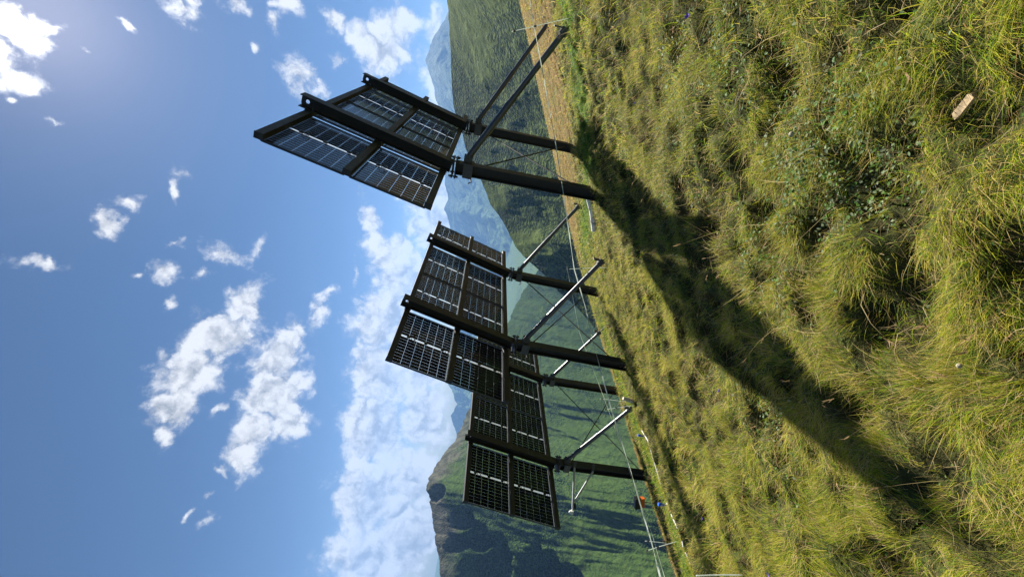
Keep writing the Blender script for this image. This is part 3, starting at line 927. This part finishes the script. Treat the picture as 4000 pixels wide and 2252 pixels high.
ribbon('fence_tape', [(3.929, 5.4, 0.961), (3.817, 6.0, 0.746), (3.595, 6.4, 0.531), (2.554, 6.9, -0.028), (2.003, 7.2, -0.314), (1.8, 7.5, -0.476), (0.641, 8.6, -1.197), (-0.138, 8.8, -1.663), (-0.772, 8.9, -1.963), (-2.304, 8.9, -2.71), (-3.318, 8.2, -3.059), (-3.946, 7.4, -3.137), (-4.197, 7.2, -3.207), (-4.486, 6.8, -3.211), (-4.899, 6.3, -3.233)], (0.010, 0.036), 'broad white fence tape strung in front of the table posts', 'tapes of the pasture fence')
ribbon('fence_tape', [(1.013, 13.0, -2.128), (-0.953, 12.0, -2.628), (-2.767, 11.8, -3.689), (-3.718, 11.2, -4.095), (-4.603, 10.3, -4.328), (-5.176, 9.3, -4.425), (-5.474, 9.2, -4.543), (-5.87, 8.8, -4.625), (-6.411, 8.4, -4.784)], (0.008, 0.012), 'thinner white fence line running lower behind the broad tape', 'tapes of the pasture fence')

eb = empty('fence_energizer', (-4.445, 9.2, -4.55), 'black and orange fence charger box standing on a thin stake at the meadow edge', 'fence charger')
Rz = Matrix.Rotation(math.radians(-8), 3, 'Z') @ Matrix.Rotation(math.radians(-12), 3, 'Y')
C0 = Vector((0.02, 0, 0.60))
mb = MB(); mb.box(C0 + Rz @ Vector((0, 0, -0.03)), (0.23, 0.1, 0.11), Rz, 0.012)
for k in (-1, 0, 1):
    mb.box(C0 + Rz @ Vector((k * 0.07, -0.054, -0.03)), (0.012, 0.012, 0.09), Rz)
link('body', mb.mesh('body', ORANGE), eb)
mb = MB(); mb.box(C0 + Rz @ Vector((0, -0.004, 0.09)), (0.255, 0.13, 0.13), Rz, 0.012); link('panel_hood', mb.mesh('panel_hood', BLACK), eb)
mb = MB(); mb.box(C0 + Rz @ Vector((0, -0.071, 0.088)), (0.20, 0.006, 0.09), Rz); link('solar_face', mb.mesh('solar_face', FRAME), eb)
mb = MB(); mb.tube([(0.02, 0.03, -0.4), (0.02, 0.03, 0.62)], 0.008, 8); link('stake', mb.mesh('stake', BRACKET), eb)


def G(x, y, h=0.0):
    return (x, y, float(ground(x, y)) + h)


def hose(pts, r, m, h, lift=0.0):
    gz0 = lambda p: float(np.mean([ground(p[0] + u, p[1] + v) for u in (-0.3, 0, 0.3) for v in (-0.3, 0, 0.3)]))
    mb = MB()
    P = []
    for a, b in zip(pts[:-1], pts[1:]):
        n = 6
        for i in range(n):
            f = i / n
            x, y = a[0] + (b[0] - a[0]) * f, a[1] + (b[1] - a[1]) * f
            P.append((x, y, (1 - f) * gz0(a) + f * gz0(b) + h))
    P.append((pts[-1][0], pts[-1][1], gz0(pts[-1]) + h))
    mb.tube(P, r, 10)
    return mb.mesh('hose', m)


def m_mottled():
    m, g = mat('mottled_white_hose')
    p = g.n('ShaderNodeNewGeometry').outputs['Position']
    n = g.noise(p, 9.0, 3, 0.6)[0]
    c = g.mix(g.remap(n, 0.56, 0.62), (0.74, 0.74, 0.72), (0.12, 0.11, 0.09))
    b = g.n('ShaderNodeBsdfPrincipled', ins={'Base Color': c, 'Roughness': 0.5})
    g.n('ShaderNodeOutputMaterial', ins={0: b.outputs[0]})
    return m


MOTTLED = m_mottled()
tagset(link('hose', hose([(-2.46, 8.3), (-2.52, 7.83), (-2.85, 7.5), (-3.1, 7.22)], 0.010, MOTTLED, 0.055)), 'upper stretch of dirty white hose along the path, below the farthest table', 'hose', 'white hose lying along the path')
tagset(link('hose', hose([(-3.33, 7.02), (-3.44, 6.75), (-3.52, 6.3), (-3.62, 6.2)], 0.010, MOTTLED, 0.055)), 'middle stretch of dirty white hose beside the tall blue cap', 'hose', 'white hose lying along the path')
tagset(link('hose', hose([(-3.66, 6.12), (-3.72, 5.9), (-3.76, 5.6), (-3.8, 5.2)], 0.010, MOTTLED, 0.055)), 'lowest stretch of dirty white hose, running out of the frame past the leaning stake', 'hose', 'white hose lying along the path')
pe = empty('drain_pipe', G(2.12, 8.1), 'white pipe with a yellow end lying in the shade below the nearest table', 'pipe')
w0 = Vector(G(2.12, 8.1))
pp = [Vector(G(2.12, 8.1, 0.12)) - w0, Vector(G(1.85, 8.3, 0.11)) - w0, Vector(G(1.5, 8.45, 0.08)) - w0]
mb = MB(); mb.tube(pp, 0.05, 14); link('tube', mb.mesh('tube', MOTTLED), pe)
YEL = m_plain('yellow_plastic', (0.7, 0.55, 0.03), 0.5)
mb = MB(); mb.tube([pp[0] + (pp[0] - pp[1]).normalized() * 0.1, pp[0] - (pp[0] - pp[1]).normalized() * 0.01], 0.056, 14); link('end_cap', mb.mesh('end_cap', YEL), pe)
for (x, y), hh, lb in (((-2.66, 8.5), 0.05, 'small blue capped peg at the upper end of the white hose'), ((-3.37, 6.99), 0.10, 'taller blue capped peg beside the middle stretch of white hose')):
    o = empty('marker_peg', G(x, y), lb, 'marker peg', 'blue capped pegs by the path')
    mb = MB(); mb.tube([(0, 0, -0.1), (0.01, 0, hh)], 0.008, 8); link('rod', mb.mesh('rod', BLACK), o)
    mb = MB(); mb.tube([(0.01, 0, hh - 0.02), (0.012, 0, hh + 0.05), (0.012, 0, hh + 0.1)], [0.02, 0.03, 0.03], 12); link('cap', mb.mesh('cap', BLUE), o)

WOOD = m_plain('weathered_wood', (0.34, 0.25, 0.14), 0.8, 0, 0.2, 0.35, 30.0, 0.3)
PALE = m_plain('pale_wood', (0.55, 0.50, 0.40), 0.8, 0, 0.2, 0.3, 25.0, 0.3)
mb = MB()
pv = [(-0.062, -0.013), (-0.05, 0.011), (0.052, 0.016), (0.064, 0.006), (0.058, -0.012), (-0.03, -0.017)]
mb.add([(x, y, s * 0.007) for s in (-1, 1) for x, y in pv], [tuple(range(6))[::-1], tuple(range(6, 12))] + [(i, (i + 1) % 6, 6 + (i + 1) % 6, 6 + i) for i in range(6)])
o = link('wood_chip', mb.mesh('wood_chip', WOOD))
o.location = G(0.622, 0.858, 0.06)
o.scale = (0.52, 0.62, 0.8)
o.rotation_euler = (math.radians(18), math.radians(-22), math.radians(-62))
tagset(o, 'pale splintered piece of wood lying on the grass near the camera', 'wood piece')
mb = MB(); mb.tube([(0, 0, -0.15), (0.01, 0, 0.1), (0.03, 0.0, 0.24)], [0.05, 0.05, 0.035], 12)
o = link('stump', mb.mesh('stump', PALE)); o.location = G(-1.99, 8.75); tagset(o, 'short pale wooden stump at the brace foot of the farthest table', 'stump')
PUFF = m_plain('puffball_skin', (0.34, 0.31, 0.22), 0.9, 0, 0.2, 0.15, 40.0, 0.2)
for i, (x, y, r, lb) in enumerate(((0.74, 1.39, 0.010, 'pale round puffball in grass beside the grey green leaf patch'), (0.01, 0.95, 0.007, 'pale round puffball half sunk in long grass at the lower middle of the slope'), (0.2, 0.8, 0.008, 'small whitish puffball closest to the camera'))):
    mb = MB()
    prof = [(0.35, -0.9), (0.75, -0.6), (1.0, -0.05), (0.92, 0.4), (0.6, 0.75), (0.2, 0.88), (0.02, 0.9)]
    mb.tube([(0, 0, r * z) for _, z in prof], [r * q for q, _ in prof], 14)
    o = link('puffball', mb.mesh('puffball', PUFF)); o.location = G(x, y, 0.045); o.rotation_euler = (0.3, 0.2 * i, i); tagset(o, lb, 'puffball', 'puffballs in the grass')

# ------------------------------------------------------------------ grass
GRASS = m_grass('grass_blades')
LEAF = m_grass('leafy_cover', 0.3)
DOWN = np.array([-0.82, 0.45])      # downhill, in plan


def poly_mesh(name, V, quads, tris, colv, m):
    me = bpy.data.meshes.new(name)
    me.vertices.add(len(V))
    me.vertices.foreach_set('co', V.reshape(-1).astype(np.float32))
    lv = np.concatenate([quads.reshape(-1), tris.reshape(-1)]).astype(np.int32)
    me.loops.add(len(lv))
    me.loops.foreach_set('vertex_index', lv)
    nq, nt = len(quads), len(tris)
    me.polygons.add(nq + nt)
    st = np.concatenate([np.arange(nq) * 4, nq * 4 + np.arange(nt) * 3]).astype(np.int32)
    me.polygons.foreach_set('loop_start', st)
    me.polygons.foreach_set('loop_total', np.concatenate([np.full(nq, 4), np.full(nt, 3)]).astype(np.int32))
    me.polygons.foreach_set('use_smooth', np.ones(nq + nt, bool))
    at = me.color_attributes.new('Col', 'FLOAT_COLOR', 'POINT')
    at.data.foreach_set('color', np.c_[colv, np.ones(len(V))].reshape(-1).astype(np.float32))
    me.update(calc_edges=True)
    me.materials.append(m)
    return me


class Blades:
    def __init__(self):
        self.V, self.C = [], []

    def add(self, base, d0, bend, L, w, col, tipcol=None):
        """base (N,3), d0 (N,3) start direction, bend (N,3) pull, L,w (N), col (N,3)"""
        N = len(base)
        ts = np.array([0.0, 0.4, 0.75, 1.0])
        P = []
        for t in ts:
            v = d0 * t + bend * (t * t)
            P.append(base + L[:, None] * v)
        tan = d0 + bend
        # blade face turned at random
        a = rng.random(N) * 2 * np.pi
        side = np.stack([np.cos(a), np.sin(a), 0.15 * np.sin(3 * a)], -1)
        side -= tan * (np.sum(side * tan, 1) / np.maximum(1e-6, np.sum(tan * tan, 1)))[:, None]
        side /= np.maximum(1e-6, np.linalg.norm(side, axis=1))[:, None]
        ws = [1.0, 0.85, 0.5]
        vs = []
        for k in range(3):
            o = side * (w * 0.5 * ws[k])[:, None]
            vs += [P[k] - o, P[k] + o]
        vs.append(P[3])
        V = np.stack(vs, 1)                                   # N,7,3
        tc = col if tipcol is None else tipcol
        C = np.stack([col, col, col, col, (col + tc) / 2, (col + tc) / 2, tc], 1)
        self.V.append(V.reshape(-1, 3))
        self.C.append(C.reshape(-1, 3))

    def build(self, name, m):
        V = np.concatenate(self.V)
        n = len(V) // 7
        b = (np.arange(n) * 7)[:, None]
        q = np.concatenate([b + np.array([0, 1, 3, 2]), b + np.array([2, 3, 5, 4])])
        t = b + np.array([4, 5, 6])
        return poly_mesh(name, V, q, t, np.concatenate(self.C), m)


PAL = np.array([[0.18, 0.285, 0.012], [0.34, 0.36, 0.018], [0.45, 0.39, 0.05], [0.54, 0.40, 0.15], [0.055, 0.12, 0.012], [0.29, 0.17, 0.065]])


def pick(N, wts):
    w = np.asarray(wts, float)
    if w.ndim == 1:
        w = np.tile(w, (N, 1))
    c = np.cumsum(w / w.sum(1, keepdims=True), 1)
    i = (rng.random(N)[:, None] > c).sum(1).clip(0, len(PAL) - 1)
    return PAL[i] * (0.85 + 0.55 * rng.random((N, 1)))


def inside(x, y, margin=1.0):
    az = np.degrees(np.arctan2(x, np.maximum(y, 1e-6)))
    return ((az > -54) & (az < 66)) | ((np.hypot(x, y) < 1.8) & (y > -0.7))


def field_pts(r0, r1, per_m2):
    n = int((r1 ** 2 - r0 ** 2) * np.pi * 0.65 * per_m2)
    rr = np.sqrt(r0 ** 2 + (r1 ** 2 - r0 ** 2) * rng.random(n))
    a = (rng.random(n) - 0.5) * np.pi * 1.3
    x, y = rr * np.sin(a), rr * np.cos(a)
    k = inside(x, y)
    x, y = x[k], y[k]
    r, s = rs(x, y)
    k = (s < crest_s(r) + 1.2) & (r < 34)
    return x[k], y[k]


def lean_dir(x, y):
    """combing direction of the tussocks, varies slowly over the slope"""
    a = (fbm(x * 4.2 + 31, y * 4.2 + 3, 3) - 0.5) * 6.0
    c, s = np.cos(a), np.sin(a)
    return np.stack([DOWN[0] * c - DOWN[1] * s, DOWN[0] * s + DOWN[1] * c], -1)


B = Blades()
# (from, to, tufts/m2, blades per tuft, filler/m2, width, length factor)
ZONES = [(0.2, 1.05, 480, 46, 32000, 0.0010, 0.155), (1.05, 2.0, 260, 56, 14000, 0.0012, 0.185), (2.0, 4.5, 110, 42, 4200, 0.0021, 0.28), (4.5, 9.0, 40, 26, 1150, 0.0042, 0.46), (9.0, 15.0, 14, 18, 330, 0.008, 0.85), (15.0, 33.0, 5, 16, 130, 0.014, 0.9)]
for r0, r1, tufts, per, fill, bw, lf in ZONES:
    # tussocks
    tx, ty = field_pts(r0, r1, tufts)
    hm = hummock(tx, ty)
    keep = rng.random(len(tx)) < 0.07 + 0.93 * hm
    tx, ty, hm = tx[keep], ty[keep], hm[keep]
    T = len(tx)
    dry, lush = dryness(tx, ty), lushness(tx, ty)
    tl = (0.13 + 0.20 * rng.random(T)) * (0.7 + 0.5 * hm) * (1 - 0.6 * dry) * (1 - 0.45 * lush) * lf
    rr_, ss_ = rs(tx, ty)
    tl *= 1 - 0.45 * sstep(4.8, 6.2, ss_) * sstep(3, 5, np.hypot(tx, ty))
    tl *= 1 - 0.25 * sstep(6, 10, np.hypot(tx, ty))
    tr = (0.03 + 0.07 * rng.random(T)) * (0.6 + 0.4 * sstep(1.5, 4, np.hypot(tx, ty)))
    ld = lean_dir(tx, ty)
    warm = fbm(tx * 0.9 + 50, ty * 0.9, 3)
    i = np.repeat(np.arange(T), per)
    N = len(i)
    a = rng.random(N) * 2 * np.pi
    q = np.sqrt(rng.random(N))
    ox, oy = np.cos(a) * q, np.sin(a) * q
    bx, by = tx[i] + ox * tr[i], ty[i] + oy * tr[i]
    bz = ground(bx, by) - 0.01
    L = tl[i] * (0.55 + 0.65 * rng.random(N))
    splay = 0.15 + 0.45 * q
    jit = rng.normal(0, 0.16, (N, 3))
    d0 = np.stack([ox * splay + ld[i, 0] * 0.25, oy * splay + ld[i, 1] * 0.25, np.full(N, 0.95)], -1) + jit
    pull = 0.45 + 0.75 * rng.random(N)
    bend = np.stack([ld[i, 0] * pull + ox * 0.25, ld[i, 1] * pull + oy * 0.25, -0.35 - 0.65 * rng.random(N)], -1)
    wts = np.stack([0.30 + 0 * i, 0.42 + 0 * i, 0.25 + 0.5 * warm[i], 0.05 + 1.3 * np.clip(warm[i] - 0.42, 0, 1), np.full(N, 0.12), 0.04 + 0.7 * np.clip(warm[i] - 0.45, 0, 1)], -1)
    mid = sstep(2.5, 5.5, np.hypot(tx, ty))[i, None]
    wts = wts + mid * np.array([-0.08, -0.05, 0.12, 0.22, -0.04, 0.12])
    wts = wts * (1 - dry[i, None]) + dry[i, None] * np.array([0.03, 0.12, 0.22, 0.26, 0.0, 0.75])
    wts = wts * (1 - lush[i, None]) + lush[i, None] * np.array([0.8, 0.25, 0.02, 0.0, 0.4, 0.0])
    c = pick(N, wts)
    tip = c * 0.72 + np.array([0.36, 0.30, 0.10]) * 0.28
    B.add(np.stack([bx, by, bz], -1), d0, bend, L, bw * (0.7 + 0.6 * rng.random(N)), c, tip)
    # short undergrowth between them
    fx, fy = field_pts(r0, r1, fill)
    k = rng.random(len(fx)) < 0.6 + 0.4 * hummock(fx, fy)
    fx, fy = fx[k], fy[k]
    N = len(fx)
    dry, lush = dryness(fx, fy), lushness(fx, fy)
    ld = lean_dir(fx, fy)
    L = (0.04 + 0.10 * rng.random(N)) * (1 - 0.5 * dry) * (0.45 + 0.55 * lf)
    jit = rng.normal(0, 0.4, (N, 3))
    d0 = np.stack([ld[:, 0] * 0.3, ld[:, 1] * 0.3, np.full(N, 0.8)], -1) + jit
    bend = np.stack([ld[:, 0] * 0.5, ld[:, 1] * 0.5, np.full(N, -0.45)], -1) + rng.normal(0, 0.25, (N, 3))
    wts = np.tile(np.array([0.30, 0.32, 0.22, 0.22, 0.16, 0.12]), (N, 1))
    wts = wts * (1 - dry[:, None]) + dry[:, None] * np.array([0.03, 0.12, 0.2, 0.26, 0.0, 0.8])
    wts = wts * (1 - lush[:, None]) + lush[:, None] * np.array([0.8, 0.25, 0.02, 0.0, 0.4, 0.0])
    B.add(np.stack([fx, fy, ground(fx, fy) - 0.005], -1), d0, bend, L, bw * 1.1 * (0.7 + 0.7 * rng.random(N)), pick(N, wts))
# lying dead straw, near only
fx, fy = field_pts(0.25, 4.0, 800)
N = len(fx)
a = rng.random(N) * 2 * np.pi
d0 = np.stack([np.cos(a), np.sin(a), 0.15 + 0.25 * rng.random(N)], -1)
d0[:, 2] += 0.4456 * d0[:, 0] - 0.255 * d0[:, 1]
bend = rng.normal(0, 0.18, (N, 3))
B.add(np.stack([fx, fy, ground(fx, fy) + 0.015 + 0.05 * rng.random(N)], -1), d0, bend, (0.03 + 0.08 * rng.random(N)) * (0.5 + 0.5 * sstep(0.6, 1.8, np.hypot(fx, fy))), 0.0010 + 0.0009 * rng.random(N),
      np.array([0.40, 0.30, 0.15]) * (0.6 + 0.6 * rng.random((N, 1))))
tagset(link('grass', B.build('grass', GRASS)), kind='stuff')

# ripe stalks standing out of the grass
S_ = Blades()
fx, fy = field_pts(0.35, 9.0, 30)
N = len(fx)
ld = lean_dir(fx, fy)
d0 = np.stack([ld[:, 0] * 0.35, ld[:, 1] * 0.35, np.full(N, 0.8)], -1) + rng.normal(0, 0.28, (N, 3))
bend = np.stack([ld[:, 0] * 0.55, ld[:, 1] * 0.55, np.full(N, -0.3)], -1) + rng.normal(0, 0.25, (N, 3))
L = (0.12 + 0.16 * rng.random(N)) * (0.6 + 0.4 * sstep(0.6, 1.8, np.hypot(fx, fy)))
base = np.stack([fx, fy, ground(fx, fy)], -1)
col = np.array([0.46, 0.36, 0.17]) * (0.7 + 0.5 * rng.random((N, 1)))
S_.add(base, d0, bend, L, np.full(N, 0.0026), col)
tipp = base + L[:, None] * (d0 + bend)
td = d0 + 2 * bend
td /= np.linalg.norm(td, axis=1)[:, None]
for k in range(5):                                           # seed heads
    o = (k - 2) * 0.005
    S_.add(tipp + td * o, td + rng.normal(0, 0.25, (N, 3)), rng.normal(0, 0.1, (N, 3)), 0.012 + 0.01 * rng.random(N), np.full(N, 0.0035), np.array([0.42, 0.28, 0.14]) * (0.7 + 0.5 * rng.random((N, 1))))
tagset(link('seed_stalks', S_.build('seed_stalks', GRASS)), kind='stuff')

# ------------------------------------------------------------------ broad-leaved ground cover
PATCH = [(0.62, 1.38, 0.26, 420), (0.57, 1.22, 0.20, 240), (0.69, 1.12, 0.2, 160), (1.55, 2.3, 0.4, 260), (1.19, 2.67, 0.45, 280), (0.73, 3.2, 0.5, 280), (0.35, 1.75, 0.3, 160), (1.2, 1.7, 0.3, 160), (-0.5, 2.2, 0.4, 160), (0.9, 0.75, 0.25, 60)]
px, py = [], []
for x, y, r, n in PATCH:
    n = int(n * 1.5)
    px.append(x + rng.normal(0, r * 0.5, n))
    py.append(y + rng.normal(0, r * 0.5, n))
n_pale = sum(len(q) for q in px)
fx, fy = field_pts(0.3, 5.0, 260)
k = hummock(fx, fy) < 0.45
px.append(fx[k]); py.append(fy[k])
px, py = np.concatenate(px), np.concatenate(py)
N = len(px)
a = rng.random(N) * 2 * np.pi
L = (0.008 + 0.013 * rng.random(N)) * (0.55 + 0.45 * sstep(0.7, 2.0, np.hypot(px, py)))
d = np.stack([np.cos(a), np.sin(a), 0.1 + 0.5 * rng.random(N)], -1)
sd = np.stack([-np.sin(a), np.cos(a), rng.normal(0, 0.35, N)], -1)
base = np.stack([px, py, ground(px, py) + 0.01 + 0.05 * rng.random(N)], -1)
prof = [(0.0, 0.0, 0), (0.35, 0.34, 0.10), (0.75, 0.26, 0.08), (1.0, 0.0, -0.06), (0.75, -0.26, 0.08), (0.35, -0.34, 0.10), (0.55, 0.0, 0.0)]
V = np.stack([base + L[:, None] * (d * u + sd * v) + np.array([0, 0, 1.0]) * (L * w)[:, None] for u, v, w in prof], 1)
b = (np.arange(N) * 7)[:, None]
tri = np.concatenate([b + np.array(t) for t in ((0, 6, 1), (1, 6, 2), (2, 6, 3), (3, 6, 4), (4, 6, 5), (5, 6, 0))])
pal = np.array([[0.10, 0.18, 0.04], [0.17, 0.23, 0.11], [0.07, 0.15, 0.025], [0.21, 0.25, 0.14]])
pal2 = np.array([[0.06, 0.13, 0.02], [0.10, 0.18, 0.025], [0.045, 0.10, 0.02], [0.14, 0.19, 0.04]])
c = np.where((np.arange(N) < n_pale)[:, None], pal[rng.integers(0, 4, N)], pal2[rng.integers(0, 4, N)]) * (0.75 + 0.5 * rng.random((N, 1)))
tagset(link('ground_cover', poly_mesh('ground_cover', V.reshape(-1, 3), np.zeros((0, 4), int), tri, np.repeat(c, 7, 0), LEAF)), kind='stuff')

# ------------------------------------------------------------------ violet meadow flowers
VIOLET = m_plain('violet_petals', (0.20, 0.12, 0.50), 0.6, 0, 0.3, 0.2, 60.0)
STEM = m_plain('flower_stem', (0.10, 0.16, 0.03), 0.6)
mbp = MB()
for k in range(6):
    a = k * math.pi / 3
    c, s = math.cos(a), math.sin(a)
    mbp.add([(0, 0, 0), (0.008 * c - 0.005 * s, 0.008 * s + 0.005 * c, 0.007), (0.017 * c, 0.017 * s, 0.013), (0.008 * c + 0.005 * s, 0.008 * s - 0.005 * c, 0.007), (0.006 * c, 0.006 * s, 0.002)], [(0, 3, 4), (0, 4, 1), (1, 4, 2), (4, 3, 2)])
PET = mbp.mesh('petals', VIOLET)
mbs = MB(); mbs.tube([(0, 0, -0.16), (0.01, 0.005, -0.08), (0, 0, 0)], 0.0016, 5)
STE = mbs.mesh('stem', STEM)
FL = [(1.39, 1.84, 'violet flower highest up the slope in the near grass'), (1.64, 3.21, 'violet flower uphill of the dark hollow, in mid slope grass'), (-0.42, 2.5, 'violet flower at the lit edge of the long panel shadow'),
      (-1.9, 3.76, 'violet flower on open grass far downhill of the long shadow'), (-1.63, 2.58, 'violet flower nearest the white rod at the frame edge'),
      (4.22, 7.07, 'violet flower beside the lush green strip'), (4.9, 7.1, 'violet flower beyond the brace feet of the nearest table')]
for i, (x, y, lb) in enumerate(FL):
    o = empty('wild_flower', G(x, y, 0.16), lb, 'flower', 'violet flowers in the meadow')
    p = link('petals', PET, o)
    p.rotation_euler = (0.5, 0.2 * (i % 3), i)
    p.scale = (1.0, 1.0, 1.0)
    link('stem', STE, o)
